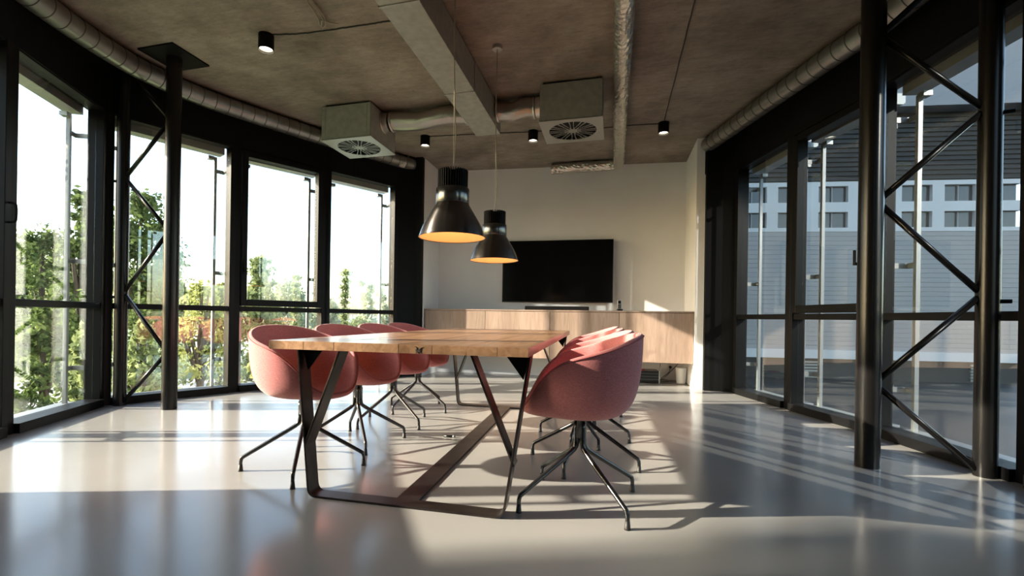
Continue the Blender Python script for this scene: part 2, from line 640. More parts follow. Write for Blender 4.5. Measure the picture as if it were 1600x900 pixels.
outline = [(-2.9, -3.6), (1.35, -3.6), (1.35, 0.1)] + [(x + 0.25, y) for x, y in RN[1:-1]] + [(1.3, 6.6), (1.3, 7.7), (-2.95, 7.7), (-2.95, 6.6)] + \
    [(x - 0.25, y) for x, y in reversed(LN[1:-1])] + [(-2.9, 0.1)]
MB().prism(outline, -0.35, 0.0).build('floor', M['floor'], kind='structure')
MB().prism(outline, CZ, CZ + 0.35).build('ceiling', M['concrete'], kind='structure')
# unseen storeys added above the room to shade the courtyard on the right
MB().prism([(x * 0.985, y) for x, y in outline], CZ + 0.36, 9.5).build('added_storeys', M['render'], kind='structure')

MB().box((-2.93, 7.72, -3.2), (1.28, 24, 9.5)).build('added_rear_block', M['render'], kind='structure')  # unseen block added to keep the sun off the neighbouring wing

# far alcove: white walls
w = MB()
n = Vector((WR0[0] - WL0[0], WR0[1] - WL0[1], 0)).normalized()
nn = Vector((-n.y, n.x, 0))
a, b = Vector((*WL0, 0)) - n * 0.2, Vector((*WR0, 0)) + n * 0.2
w.add([a, b, b + nn * 0.15, a + nn * 0.15] + [p + Vector((0, 0, CZ)) for p in (a, b, b + nn * 0.15, a + nn * 0.15)],
      [(0, 3, 2, 1), (4, 5, 6, 7), (0, 1, 5, 4), (1, 2, 6, 5), (2, 3, 7, 6), (3, 0, 4, 7)])
w.build('wall_far', M['wall'], kind='structure')
MB().box((-2.80, 6.37, 0), (-2.64, 7.15, CZ)).build('wall_left', M['wall'], kind='structure')
MB().box((0.985, 6.42, 0), (1.13, 7.5, CZ)).build('wall_right', M['wall'], kind='structure')
MB().extrude([(0, 0), (0.012, 0), (0.012, 0.045), (0, 0.045)], (WL0[0], WL0[1] - 0.001, 0), (WR0[0], WR0[1] - 0.001, 0)).build('baseboard_far', M['wall'], kind='structure')
# rear of the room, behind the camera
MB().box((-2.82, -3.5, 0), (-2.67, 0.22, CZ)).build('wall_left_rear', M['wall'], kind='structure')
MB().box((1.10, -3.5, 0), (1.25, 0.24, CZ)).build('wall_right_rear', M['wall'], kind='structure')
MB().box((-2.82, -3.6, 0), (1.25, -3.48, CZ)).build('wall_rear', M['wall'], kind='structure')

# glazed facades ------------------------------------------------------
ZS, ZT0, ZT1, ZH = 0.07, 0.882, 0.936, 2.672
win_i = 0


def facade(A, B, out, style, closed=False, cont=True):
    """A and B: floor points of the inner face; OUT +1 when the outside lies left of A->B"""
    global win_i
    A, B = Vector((*A, 0)), Vector((*B, 0))
    L = (B - A).length
    u = (B - A) / L
    nrm = Vector((-u.y, u.x, 0)) * out
    X = Matrix(((u.x, nrm.x, 0, A.x), (u.y, nrm.y, 0, A.y), (0, 0, 1, 0), (0, 0, 0, 1)))

    def bx(mb, u0, u1, n0, n1, z0, z1):
        mb.box((u0, n0, z0), (u1, n1, z1), X)
        return mb
    # lintel band up to the ceiling
    win_i += 1
    lin = bx(MB(), -0.03, L + 0.03, 0.0, 0.16, ZH, CZ)
    if not closed:
        pass
    lin.build('trim_%d' % win_i, M['black'], kind='structure')
    if closed:
        bx(MB(), -0.02, L + 0.02, 0.0, 0.10, 0.0, ZH).build('trim_%d_panel' % win_i, M['black'], kind='structure')
        return
    w = empty('window_%d' % win_i, (0, 0, 0), kind='structure')
    pw = 0.055
    for u0, u1 in ((-0.02, pw), (L - pw, L + 0.02)):
        bx(MB(), u0, u1, 0.0, 0.13, 0, ZH + 0.01).build('post', M['frame'], w, 0.003)
    bx(MB(), pw, L - pw, -0.035, 0.13, 0, ZS).build('bottom_rail', M['frame'], w, 0.003)
    bx(MB(), pw, L - pw, 0.01, 0.12, ZT0, ZT1).build('transom', M['frame'], w, 0.003)
    bx(MB(), pw, L - pw, 0.01, 0.12, ZH - 0.012, ZH + 0.01).build('head_rail', M['frame'], w, 0.003)
    bx(MB(), pw, L - pw, 0.13, 0.30, 0.03, 0.05).build('outer_sill', M['rail'], w, 0.003)
    g = MB()
    bx(g, pw, L - pw, 0.060, 0.066, ZS, ZT0)
    if style == 'infill':
        bx(MB(), pw, L - pw, 0.02, 0.10, ZS, ZT0).build('infill_panel', M['frame'], w)
    else:
        g.build('glass_pane', M['glass'], w)
    if style.startswith('sash'):
        s0, s1, z0, z1 = pw + 0.005, L - pw - 0.005, ZT1 + 0.008, ZH - 0.018
        sw = 0.062
        s = empty('opening_sash', (0, 0, 0))
        s.parent = w
        for q in ((s0, s0 + sw, z0, z1), (s1 - sw, s1, z0, z1), (s0 + sw, s1 - sw, z0, z0 + sw + 0.01), (s0 + sw, s1 - sw, z1 - sw, z1)):
            bx(MB(), q[0], q[1], -0.018, 0.085, q[2], q[3]).build('sash_bar', M['frame'], s, 0.004)
        bx(MB(), s0 + sw, s1 - sw, 0.050, 0.056, z0 + sw + 0.01, z1 - sw).build('glass_pane', M['glass'], s)
        h = MB()
        hz = 1.33
        hu = s1 - sw * 0.5 if style == 'sash far' else s0 + sw * 0.5
        bx(h, hu - 0.014, hu + 0.014, -0.026, -0.018, hz - 0.04, hz + 0.04)
        bx(h, hu - 0.009, hu + 0.009, -0.062, -0.026, hz - 0.012, hz + 0.012)
        bx(h, hu - 0.010, hu + 0.010, -0.070, -0.056, hz - 0.012, hz + 0.11)
        h.build('window_handle', M['black'], s, 0.004)
    else:
        bx(MB(), pw, L - pw, 0.060, 0.066, ZT1, ZH - 0.012).build('glass_pane', M['glass'], w)
        if style == 'fixed handle':
            hu = L - 0.02
            h = MB()
            h.tube(smooth_path([tuple(X @ Vector((hu, n_, z_))) for n_, z_ in ((0.0, 1.45), (-0.03, 1.455), (-0.042, 1.475), (-0.042, 1.56), (-0.03, 1.58), (0.0, 1.585))], 5), 0.008, 10)
            h.build('door_pull', M['black'], w)
    # external blind: housing, guide rails and their brackets
    bl = empty('external_blind', (0, 0, 0))
    bl.parent = w
    v = [(0.16, ZH - 0.07), (0.29, ZH - 0.07), (0.31, ZH - 0.055), (0.31, ZH + 0.02), (0.16, ZH + 0.02)]
    MB().extrude([(-a_ * out, b_) for a_, b_ in v], A + u * 0.06, A + u * (L - 0.06)).build('blind_housing', M['blind'], bl, 0.002)
    for uu in ((L - 0.13,) if style == 'fixed handle' else (0.13, L - 0.13)):
        bx(MB(), uu - 0.014, uu + 0.014, 0.215, 0.245, 0.05, ZH - 0.10).build('guide_rail', M['rail'], bl)
        for zz in (2.42, 1.3, 0.35):
            sg = -1 if uu < L / 2 else 1
            b_ = MB()
            bx(b_, min(uu, uu + sg * 0.09), max(uu, uu + sg * 0.09), 0.222, 0.230, zz - 0.02, zz + 0.02)
            bx(b_, min(uu + sg * 0.08, uu + sg * 0.09), max(uu + sg * 0.08, uu + sg * 0.09), 0.13, 0.23, zz - 0.02, zz + 0.02)
            b_.build('rail_bracket', M['rail'], bl)
        q = MB()
        cu = uu + (0.05 if uu < L / 2 else -0.05)
        bx(q, cu - 0.03, cu + 0.03, 0.20, 0.26, ZH - 0.135, ZH - 0.10)
        q.build('slat_pack_end', M['blind'], bl)


for (A, B, st, cl) in ((0, 1, '', True), (1, 2, 'infill', False), (2, 3, 'fixed handle', False), (3, 4, 'fixed', False), (4, 5, 'fixed', False),
                       (5, 6, 'sash', False), (6, 7, 'fixed', False), (7, 8, '', True)):
    facade(LN[A], LN[B], 1, st, cl)
for (A, B, st, cl) in ((0, 1, '', True), (1, 2, 'fixed', False), (2, 3, '', True), (3, 4, 'fixed', False), (4, 5, 'fixed', False),  # third panel, out of view, closed off to bound the mirrored sun's beam
                       (5, 6, 'fixed', False), (6, 7, 'sash', False), (7, 8, 'fixed', False), (8, 9, '', True)):
    facade(RN[A], RN[B], -1, st, cl)
MB().box((-2.80, 6.30, 0), (-2.645, 6.375, CZ)).build('trim_left_end', M['black'], kind='structure')
MB().box((1.085, 6.33, 0), (1.40, 6.41, CZ)).build('trim_right_end', M['black'], kind='structure')


# ------------------------------------------------------------------ truss columns
def truss(inner, outer, sgn, label):
    t = empty('truss_column', (inner[0], inner[1], 0), label=label, cat='column', group='steel truss columns beside the glazing')
    dx, dy = outer[0] - inner[0], outer[1] - inner[1]
    MB().cyl((0, 0), 0.062, 0.0, CZ - 0.012, 40).build('inner_post', M['colblack'], t)
    MB().cyl((dx, dy), 0.052, 0.0, CZ, 40).build('outer_post', M['colblack'], t)
    zs = [(1, 0.02), (0, 0.50), (1, 1.03), (0, 1.58), (1, 2.08), (0, 2.57), (1, 3.06)]
    for (s0, z0), (s1, z1) in zip(zs[:-1], zs[1:]):
        L = sqrt(dx * dx + dy * dy)
        e0, e1 = 0.05 / L, 1 - 0.045 / L
        p = [(dx * (e1 if s else e0), dy * (e1 if s else e0), z) for s, z in ((s0, z0 + 0.02), (s1, z1 - 0.02))]
        MB().tube(p, 0.0175, 14).build('brace', M['colblack'], t)
    MB().box((-0.19, -0.19, CZ - 0.014), (0.19, 0.19, CZ)).build('head_plate', M['black'], t)
    for z in (0.99, 2.05):
        MB().tube([(dx, dy, z), (dx + sgn * 0.09, dy - 0.03, z)], [0.012, 0.012], 10).build('wall_bracket', M['black'], t)
    return t


truss((-3.795, 3.35), (-4.345, 3.33), -1, 'black steel truss column with zigzag braces by the bright left windows')
truss((1.48, 3.35), (2.045, 3.345), 1, 'black steel truss column with zigzag braces by the dark right windows')


# ------------------------------------------------------------------ ducts on the ceiling
def spiral_duct(name, pts, r, label, m, step=0.13):
    path = resample(smooth_path(pts, 24), 0.01)
    n = max(2, int(round(step / 0.01)))
    P, R = [], []
    for i, p in enumerate(path):
        k = i % n
        P.append(p)
        R.append(r + (0.0035 if k == 0 else 0.0))
        if k not in (0, 1, n - 1):
            if k % 3:
                P.pop()
                R.pop()
    o = MB().tube(P, [r] * len(P), 32).build(name, m, None, label=label, cat='duct')
    sm = MB()
    for i in range(n, len(path) - 1, n):
        d = (path[i + 1] - path[i - 1]).normalized() * 0.0035
        sm.tube([path[i] - d, path[i] + d], r + 0.003, 32)
    sm.build('seam', M['seam'], o, kind='stuff')
    return o


zl = 3.025
dl = spiral_duct('ventilation_duct', [(-3.05, 0.70, zl), (-3.42, 1.35, zl), (-3.80, 2.08, zl), (-3.975, 2.55, zl), (-4.075, 3.0, zl), (-4.10, 3.35, zl), (-3.985, 3.93, zl),
                                    (-3.56, 4.88, zl), (-3.10, 5.75, zl), (-2.80, 6.33, zl)], 0.088,
                  'long galvanised round duct curving over the left windows', M['duct'])
lb = MB()
lb.tube([(-2.93, 6.085, zl), (-2.885, 6.17, zl)], [0.0905, 0.0905], 32, caps=False)
st = MB()
for k in range(5):
    pass
spiral_duct('ventilation_duct', [(1.30, 1.0, zl), (1.60, 1.75, zl), (1.82, 2.50, zl), (1.93, 3.2, zl), (1.86, 3.93, zl), (1.69, 4.46, zl), (1.445, 5.24, zl), (1.10, 6.37, zl)], 0.088,
            'long galvanised round duct running over the dark right windows', M['duct'])
# paper sticker on the left duct's far end
a0 = Vector((-2.93, 6.085, zl))
d0 = (Vector((-2.80, 6.33, zl)) - a0).normalized()
sd = Vector((d0.y, -d0.x, 0))
sv, sf = [], []
for i in range(6):
    an = radians(-70 + i * 13)
    off = sd * cos(an) * 0.0905 + Vector((0, 0, sin(an) * 0.0905))
    sv += [a0 + off, a0 + d0 * 0.085 + off]
for i in range(5):
    sf.append((i * 2, i * 2 + 1, i * 2 + 3, i * 2 + 2))
so = MB().add(sv, sf).build('sticker', M['sticker'], dl)
so['label'] = 'pale paper sticker'
for k, (x, y) in enumerate(((-2.83, 6.21), (-3.30, 5.36), (-3.76, 4.46))):
    MB().tube([(x, y, zl + 0.08), (x, y, CZ)], 0.006, 8).build('hanger', M['galv'], dl)

# rectangular duct
rd = empty('rectangular_duct', (-1.347, 1.0, 2.85), label='rectangular galvanised duct running along the middle of the ceiling', cat='duct')
y0s = [-3.2, -1.9, -0.55, 0.85, 2.1, 2.78, 4.02, 5.03]
for a_, b_ in zip(y0s[:-1], y0s[1:]):
    MB().box((-0.137, a_ - 1.0 + 0.002, 0), (0.137, b_ - 1.0 - 0.002, 0.262)).build('duct_section', M['galvdull'], rd, 0.003)
for a_ in y0s[1:-1]:
    MB().box((-0.143, a_ - 1.008, -0.006), (0.143, a_ - 0.992, 0.264)).build('flange', M['galv'], rd)

# foil covered duct with elbow
zf = 3.045
path = [(0.045, -2.5, zf), (0.045, 1.0, zf), (0.045, 3.0, zf), (0.045, 5.0, zf), (0.045, 6.6, zf)]
path = resample(smooth_path(path, 20), 0.03)
arc = [Vector((0.045 - 0.13 * (1 - cos(t)), 6.85 + 0.13 * sin(t), zf - 0.0 * t)) for t in np.linspace(0, pi / 2, 9)]
tail = [Vector((x, 6.985, zf)) for x in np.arange(-0.12, -0.90, -0.03)]
path = path + arc + tail
fd = MB().tube(path, 0.073, 26, smooth=False)
rg = random.Random(3)
fd.v = [(x + rg.uniform(-1, 1) * 0.0035, y + rg.uniform(-1, 1) * 0.006, z + rg.uniform(-1, 1) * 0.0035) for x, y, z in fd.v]
fd.build('foil_duct', M['foil'], None, label='crinkly silver foil wrapped duct with an elbow at the far wall', cat='duct')


def ribbed_hose(P, Q, r, label):
    P, Q = Vector(P), Vector(Q)
    L = (Q - P).length
    n = int(L / 0.0095)
    pts, R = [], []
    for i in range(n + 1):
        t = i / n
        p = P.lerp(Q, t) + Vector((0, 0.012 * sin(t * 7), 0.012 * sin(t * 9 + 1)))
        pts.append(p)
        R.append(r + (0.003 if i % 2 else 0.0) + 0.002 * sin(t * 11))
    o = MB().tube(pts, R, 30).build('flexible_duct', M['flex'], None, label=label, cat='duct', group='flexible foil hoses beside the rectangular duct')
    for e in (P + (Q - P) * 0.03, Q - (Q - P) * 0.03):
        d = (Q - P).normalized() * 0.012
        MB().tube([e - d, e + d], r + 0.007, 30).build('clamp_band', M['silver'], o)


ribbed_hose((-2.414, 4.81, 3.00), (-1.493, 4.82, 3.00), 0.098, 'silver flexible hose left of the rectangular duct, joining the left air box')
ribbed_hose((-1.201, 4.83, 3.00), (-0.790, 4.82, 3.003), 0.098, 'silver flexible hose right of the rectangular duct, joining the right air box')


def air_box(x0, y0, s, side, label):
    t = empty('air_diffuser_box', (x0 + s / 2, y0 + s / 2, 2.745), label=label, cat='air vent', group='ceiling air diffuser boxes')
    h = s / 2
    z1 = CZ - 2.745
    b = MB()
    for q in ((-h, -h, -h + 0.002, h), (h - 0.002, -h, h, h), (-h, -h, h, -h + 0.002), (-h, h - 0.002, h, h)):
        b.box((q[0], q[1], 0.004), (q[2], q[3], z1 - 0.025))
    b.box((-h, -h, z1 - 0.027), (h, h, z1 - 0.025))
    b.build('box_body', M['galvdull'], t)
    for sx in (-1, 1):
        for sy in (-1, 1):
            MB().tube([(sx * (h - 0.03), sy * (h - 0.03), z1 - 0.03), (sx * (h - 0.03), sy * (h - 0.03), z1)], 0.005, 8).build('hanger', M['galv'], t)
    # seam strips on the front
    for sx in (-1, 1):
        MB().box((sx * (h - 0.045) - 0.003, -h - 0.002, 0.01), (sx * (h - 0.045) + 0.003, -h + 0.001, z1 - 0.03)).build('seam', M['galv'], t)
    # slotted plate
    na = 192
    rings = [0.0, 0.045, 0.085, 0.14, 0.235]
    hs = h + 0.008

    def P(i, j):
        an = 2 * pi * j / na
        if i < len(rings):
            return (rings[i] * cos(an), rings[i] * sin(an))
        k = hs / max(abs(cos(an)), abs(sin(an)))
        return (k * cos(an), k * sin(an))
    v = []
    for zz in (-0.002, 0.003):
        for i in range(len(rings) + 1):
            for j in range(na):
                p = P(i, j)
                v.append((p[0], p[1], zz))
    NR = len(rings) + 1
    f = []

    def hole(i, j):
        if i < 1 or i >= len(rings) - 1:
            return False
        q = (j + 8) % 16 - 8          # 12 long slots, shorter ones between
        w_ = {1: 5.6, 2: 3.2, 3: 2.1}[i]
        if abs(q) < w_:
            return True
        if i >= 2 and abs(abs(q) - 8) < w_:
            return True
        if i == 3 and abs(q) in (4, 5):
            return True
        return False
    for i in range(NR - 1):
        for j in range(na):
            j2 = (j + 1) % na
            if hole(i, j):
                continue
            aa, bb, cc, dd = i * na + j, i * na + j2, (i + 1) * na + j2, (i + 1) * na + j
            f.append((aa, bb, cc, dd))
            o2 = NR * na
            f.append((dd + o2, cc + o2, bb + o2, aa + o2))
    MB().add(v, f).build('slotted_plate', M['plate'], t)
    MB().box((-h + 0.004, -h + 0.004, 0.045), (h - 0.004, h - 0.004, 0.05)).build('inner_shade_sheet', M['void'], t)  # black sheet added for the shade inside the box, seen through the slots
    yc = 4.81 - (y0 + s / 2)
    MB().tube([(side * (h - 0.005), yc, 0.258), (side * (h + 0.075), yc, 0.258)], 0.102, 32, caps=False).build('spigot', M['silver'], t)
    MB().tube([(side * (h + 0.0), yc, 0.258), (side * (h + 0.012), yc, 0.258)], 0.112, 32).build('spigot_ring', M['silver'], t)
    return t


air_box(-3.078, 4.506, 0.586, 1, 'grey metal air box with round slotted vent near left windows')
air_box(-0.711, 4.554, 0.586, -1, 'grey metal air box with round slotted vent beside the foil duct')


# ------------------------------------------------------------------ ceiling spots and cables
def spot(x, y, label):
    t = empty('ceiling_spotlight', (x, y, CZ), label=label, cat='light', group='black cylinder ceiling spotlights')
    r = 0.060
    p = [(0.0, 0.0), (r, 0.0), (r, -0.118), (r - 0.004, -0.122), (r - 0.007, -0.118), (r - 0.009, -0.085), (0.0, -0.085)]
    MB().lathe(p, n=40).build('housing', M['black'], t)
    MB().disc((0, 0, -0.0965), r - 0.010, 32, False).build('lens', M['spotlit'], t)
    rim = MB().lathe([(r - 0.0095, -0.096), (r - 0.006, -0.1215), (r - 0.0035, -0.1225)], n=40).build('reflector_ring', M['sticker'], t)
    l = bpy.data.lights.new('spot_beam', 'SPOT')
    l.energy = 14
    l.color = (1, 0.85, 0.66)
    l.spot_size = radians(80)
    l.spot_blend = 0.6
    l.shadow_soft_size = 0.04
    lo = bpy.data.objects.new('beam', l)
    COL.objects.link(lo)
    lo.location = (0, 0, -0.13)
    lo.parent = t
    return t


S1, S2, S3, S4 = (-2.763, 3.27), (-2.320, 5.590), (-0.970, 5.730), (0.531, 5.825)
spot(*S1, 'black cylinder spotlight alone near the left duct, largest of the four')
spot(*S2, 'black cylinder spotlight beside the left air box and rectangular duct')
spot(*S3, 'black cylinder spotlight just left of the right air box vent')
spot(*S4, 'black cylinder spotlight right of the foil duct, towards the right windows')


def surf_cable(pts, label, m=None, r=0.005, wob=0.004):
    P = smooth_path([(x, y, CZ - r * 1.2) for x, y in pts], 10)
    P = [p + Vector((random.uniform(-wob, wob) * 0.4, random.uniform(-wob, wob), 0)) for p in P]
    return MB().tube(P, r, 8).build('ceiling_cable', m or M['cable'], None, label=label, cat='cable')


surf_cable([(S1[0] + 0.06, S1[1]), (-2.468, 3.312), (-2.240, 3.324), (-1.958, 3.329), (-1.739, 3.332), (-1.653, 3.333)], 'thin dark cable from the largest spotlight to the rectangular duct')
surf_cable([(S2[0] + 0.06, S2[1]), (-1.9, 5.63), (-1.5, 5.67), (S3[0] - 0.06, S3[1])], 'thin dark cable between the two spotlights on either side of the duct')
surf_cable([(S3[0] + 0.06, S3[1]), (-0.2, 5.80), (0.2, 5.80), (S4[0] - 0.06, S4[1])], 'thin dark cable running behind the foil duct to the right spotlight')
surf_cable([(S4[0], S4[1] - 0.06), (0.53, 4.9), (0.528, 4.0), (0.52, 3.0), (0.50, 1.0)], 'thin dark cable running straight towards the camera from the right spotlight')
# coiled spare cable hanging at the top of the picture
t = MB().tube(smooth_path([(-2.031, 2.717, 3.112), (-2.154, 2.949, 3.112), (-2.174, 3.045, 3.112), (-2.205, 3.162, 3.112), (-2.234, 3.220, 3.112), (-2.229, 3.238, 3.112), (-2.190, 3.190, 3.112)], 8), 0.0045, 8)
t.tube(smooth_path([(-2.007, 2.723, 3.112), (-2.131, 2.954, 3.112), (-2.142, 3.046, 3.112), (-2.163, 3.140, 3.112), (-2.181, 3.184, 3.112)], 8), 0.0045, 8)
t.tube(smooth_path([(-1.998, 2.725, 3.112), (-2.118, 2.957, 3.112), (-2.128, 3.049, 3.112), (-2.144, 3.145, 3.112), (-2.164, 3.196, 3.112), (-2.199, 3.245, 3.112), (-2.233, 3.262, 3.112), (-2.229, 3.230, 3.112)], 8), 0.0045, 8)
t.tube(smooth_path([(-2.198, 3.180, 3.112), (-2.166, 3.196, 3.112), (-2.132, 3.229, 3.112), (-2.085, 3.252, 3.112)], 6), 0.0055, 8)
t.build('spare_cable_bundle', M['cablelight'], None, label='pale looped spare cable tied up on the concrete ceiling', cat='cable')


# ------------------------------------------------------------------ pendant lamps
def pendant(x, y, z, label):
    t = empty('pendant_lamp', (x, y, z), label=label, cat='lamp', group='dark metal pendant lamps over the table')
    R = 0.2033
    rn = 0.099
    prof = [(R, 0.0), (R - 0.003, 0.004), (R - 0.010, 0.026), (R - 0.030, 0.075), (R - 0.058, 0.125), (rn + 0.016, 0.175), (rn + 0.003, 0.198), (rn, 0.205)]
    sp = [(a_.x, a_.y) for a_ in smooth_path([(r, zz, 0) for r, zz in prof], 4)]
    inner = [(max(0.01, r - 0.003), zz) for r, zz in reversed(sp)]
    MB().lathe(sp, n=96).build('shade', M['lampout'], t)
    MB().lathe([(r - 0.0028, zz) for r, zz in sp] + [(0.0, 0.204)], n=96).build('lining', M['lampin'], t)
    MB().lathe([(R, 0), (R + 0.0015, -0.0015), (R - 0.001, -0.003), (R - 0.0028, 0)], n=96).build('rim', M['lampout'], t)
    MB().lathe([(rn, 0.203), (rn + 0.002, 0.206), (rn + 0.002, 0.292), (rn, 0.295), (0.0, 0.295)], n=96).build('collar', M['lampneck'], t)
    hs = MB()
    hs.cyl((0, 0), 0.062, 0.295, 0.398, 32)
    for k in range(36):
        a_ = 2 * pi * k / 36
        X = Matrix.Rotation(a_, 4, 'Z')
        hs.box((0.060, -0.0022, 0.297), (0.0915, 0.0022, 0.406), X)
    hs.build('heat_sink', M['black'], t)
    MB().lathe([(0.0, 0.15), (0.03, 0.15), (0.045, 0.165), (0.045, 0.21), (0.0, 0.21)], n=24).build('bulb', M['bulb'], t)
    zt = CZ - z
    cab = smooth_path([(0, 0, 0.40), (0.006, 0, 0.48), (0.012, 0.004, 0.62), (0.004, 0, 0.85), (-0.004, 0, 1.2), (0.0, 0, zt - 0.03)], 8)
    MB().tube(cab, 0.0032, 8).build('cable', M['cablelight'], t)
    MB().tube([(0, 0, 0.40), (0, 0, zt - 0.03)], 0.0012, 6).build('steel_wire', M['silver'], t)
    MB().cyl((0, 0), 0.04, zt - 0.03, zt, 28).build('ceiling_rose', M['galv'], t)
    l = bpy.data.lights.new('bulb_light', 'POINT')
    l.energy = 1.9
    l.color = (1, 0.74, 0.45)
    l.shadow_soft_size = 0.04
    lo = bpy.data.objects.new('bulb_light', l)
    COL.objects.link(lo)
    lo.location = (0, 0, 0.11)
    lo.parent = t
    return t


pendant(-0.953, 2.744, 1.339, 'larger, nearer dark metal pendant lamp with glowing golden inside')
pendant(-0.968, 3.866, 1.335, 'smaller, farther dark metal pendant lamp hanging before the television')

# ------------------------------------------------------------------ table
TO, TA = (-1.464, 1.778), 0.0316
TW, TL = 1.153, 2.85
table = empty('meeting_table', (TO[0], TO[1], 0), TA, label='long oak meeting table on blackened flat steel trapezoid legs', cat='table')
xs = [0.0, 0.172, 0.318, 0.452, 0.615, 0.760, 0.905, 1.03, TW]
for k, (a_, b_) in enumerate(zip(xs[:-1], xs[1:])):
    g = 0.0004
    MB().box((a_ + g, 0.0 + (k % 3) * 0.0006, 0.703), (b_ - g, TL, 0.740 + (k % 2) * 0.0004)).build('plank', M['oak'], table, 0.0012)
# knot with cracks in the near edge
kn = MB()
kn.box((0.690, -0.0016, 0.712), (0.712, 0.004, 0.722))
for dx_, dz_ in ((-0.016, 0.018), (0.005, 0.008), (0.024, 0.013), (-0.012, -0.010), (0.018, -0.011), (0.002, -0.013)):
    kn.tube([(0.701, 0.0, 0.717), (0.701 + dx_ * 0.5, 0.0, 0.717 + dz_ * 0.7), (0.701 + dx_, 0.0, 0.717 + dz_)], [0.0032, 0.0022, 0.0008], 6)
kn.build('knot', M['knot'], table)


def strip(path, y, wdt, th):
    """flat steel strip: a polyline in x,z with the strip's width along y"""
    P = [Vector((p[0], p[1])) for p in path]
    N = []
    for i in range(len(P)):
        a_ = P[max(0, i - 1)]
        b_ = P[min(len(P) - 1, i + 1)]
        d = (b_ - a_).normalized()
        N.append(Vector((-d.y, d.x)))
    v = []
    for i, p in enumerate(P):
        for s in (0, th):
            q = p + N[i] * s
            v += [(q.x, y - wdt / 2, q.y), (q.x, y + wdt / 2, q.y)]
    f = []
    n_ = len(P)
    for i in range(n_ - 1):
        o = i * 4
        f += [(o, o + 1, o + 5, o + 4), (o + 2, o + 6, o + 7, o + 3), (o, o + 4, o + 6, o + 2), (o + 1, o + 3, o + 7, o + 5)]
    f += [(0, 2, 3, 1), ((n_ - 1) * 4, (n_ - 1) * 4 + 1, (n_ - 1) * 4 + 3, (n_ - 1) * 4 + 2)]
    return MB().add(v, f)


for fy in (0.20, TL - 0.20):
    r = 0.045
    xl, xr = 0.098, TW - 0.118
    topL, topR = (0.030, 0.703), (TW - 0.012, 0.703)
    dl_ = Vector((topL[0] - xl, topL[1])).normalized()
    dr_ = Vector((topR[0] - xr, topR[1])).normalized()
    pth = [topL]
    for t_ in np.linspace(0, 1, 8):
        a0_ = Vector((xl, 0)) + dl_ * r
        a1_ = Vector((xl, 0))
        a2_ = Vector((xl + r, 0))
        p = a0_ * (1 - t_) ** 2 + a1_ * 2 * t_ * (1 - t_) + a2_ * t_ ** 2
        pth.append((p.x, p.y))
    for t_ in np.linspace(0, 1, 8):
        a2_ = Vector((xr, 0)) + dr_ * r
        a1_ = Vector((xr, 0))
        a0_ = Vector((xr - r, 0))
        p = a0_ * (1 - t_) ** 2 + a1_ * 2 * t_ * (1 - t_) + a2_ * t_ ** 2
        pth.append((p.x, p.y))
    pth.append(topR)
    fr = strip(pth, fy, 0.085, 0.010).build('leg_frame', M['rawsteel'], table, 0.0015)
    strip([(0.082, 0.235), (0.262, 0.703)], fy, 0.083, 0.010).build('brace', M['rawsteel'], fr, 0.0015)
    strip([(0.872, 0.703), (TW - 0.083, 0.225)], fy, 0.083, 0.010).build('brace', M['rawsteel'], fr, 0.0015)
    for sx, x0 in ((1, 0.036), (-1, TW - 0.018)):
        g = MB()
        v = [(x0, fy - 0.003, 0.7025), (x0 + sx * 0.115, fy - 0.003, 0.7025), (x0 + sx * 0.03, fy - 0.003, 0.59)]
        g.add(v + [(p[0], p[1] + 0.006, p[2]) for p in v], [(0, 1, 2), (5, 4, 3), (0, 3, 4, 1), (1, 4, 5, 2), (2, 5, 3, 0)])
        g.build('gusset', M['black'], fr)
MB().box((0.567 - 0.055, 0.24, 0.0005), (0.567 + 0.055, TL - 0.24, 0.0095)).build('floor_bar', M['rawsteel'], table, 0.001)


# ------------------------------------------------------------------ chairs
def h_rim(x):
    P = [(-0.275, 0.782), (-0.25, 0.775), (-0.1, 0.722), (0.0, 0.692), (0.06, 0.673), (0.11, 0.648), (0.165, 0.600), (0.205, 0.540), (0.235, 0.480), (0.262, 0.445), (0.275, 0.438)]
    for (a_, b_), (c_, d_) in zip(P[:-1], P[1:]):
        if x <= c_:
            t_ = max(0, (x - a_) / (c_ - a_))
            return b_ + (d_ - b_) * t_
    return P[-1][1]


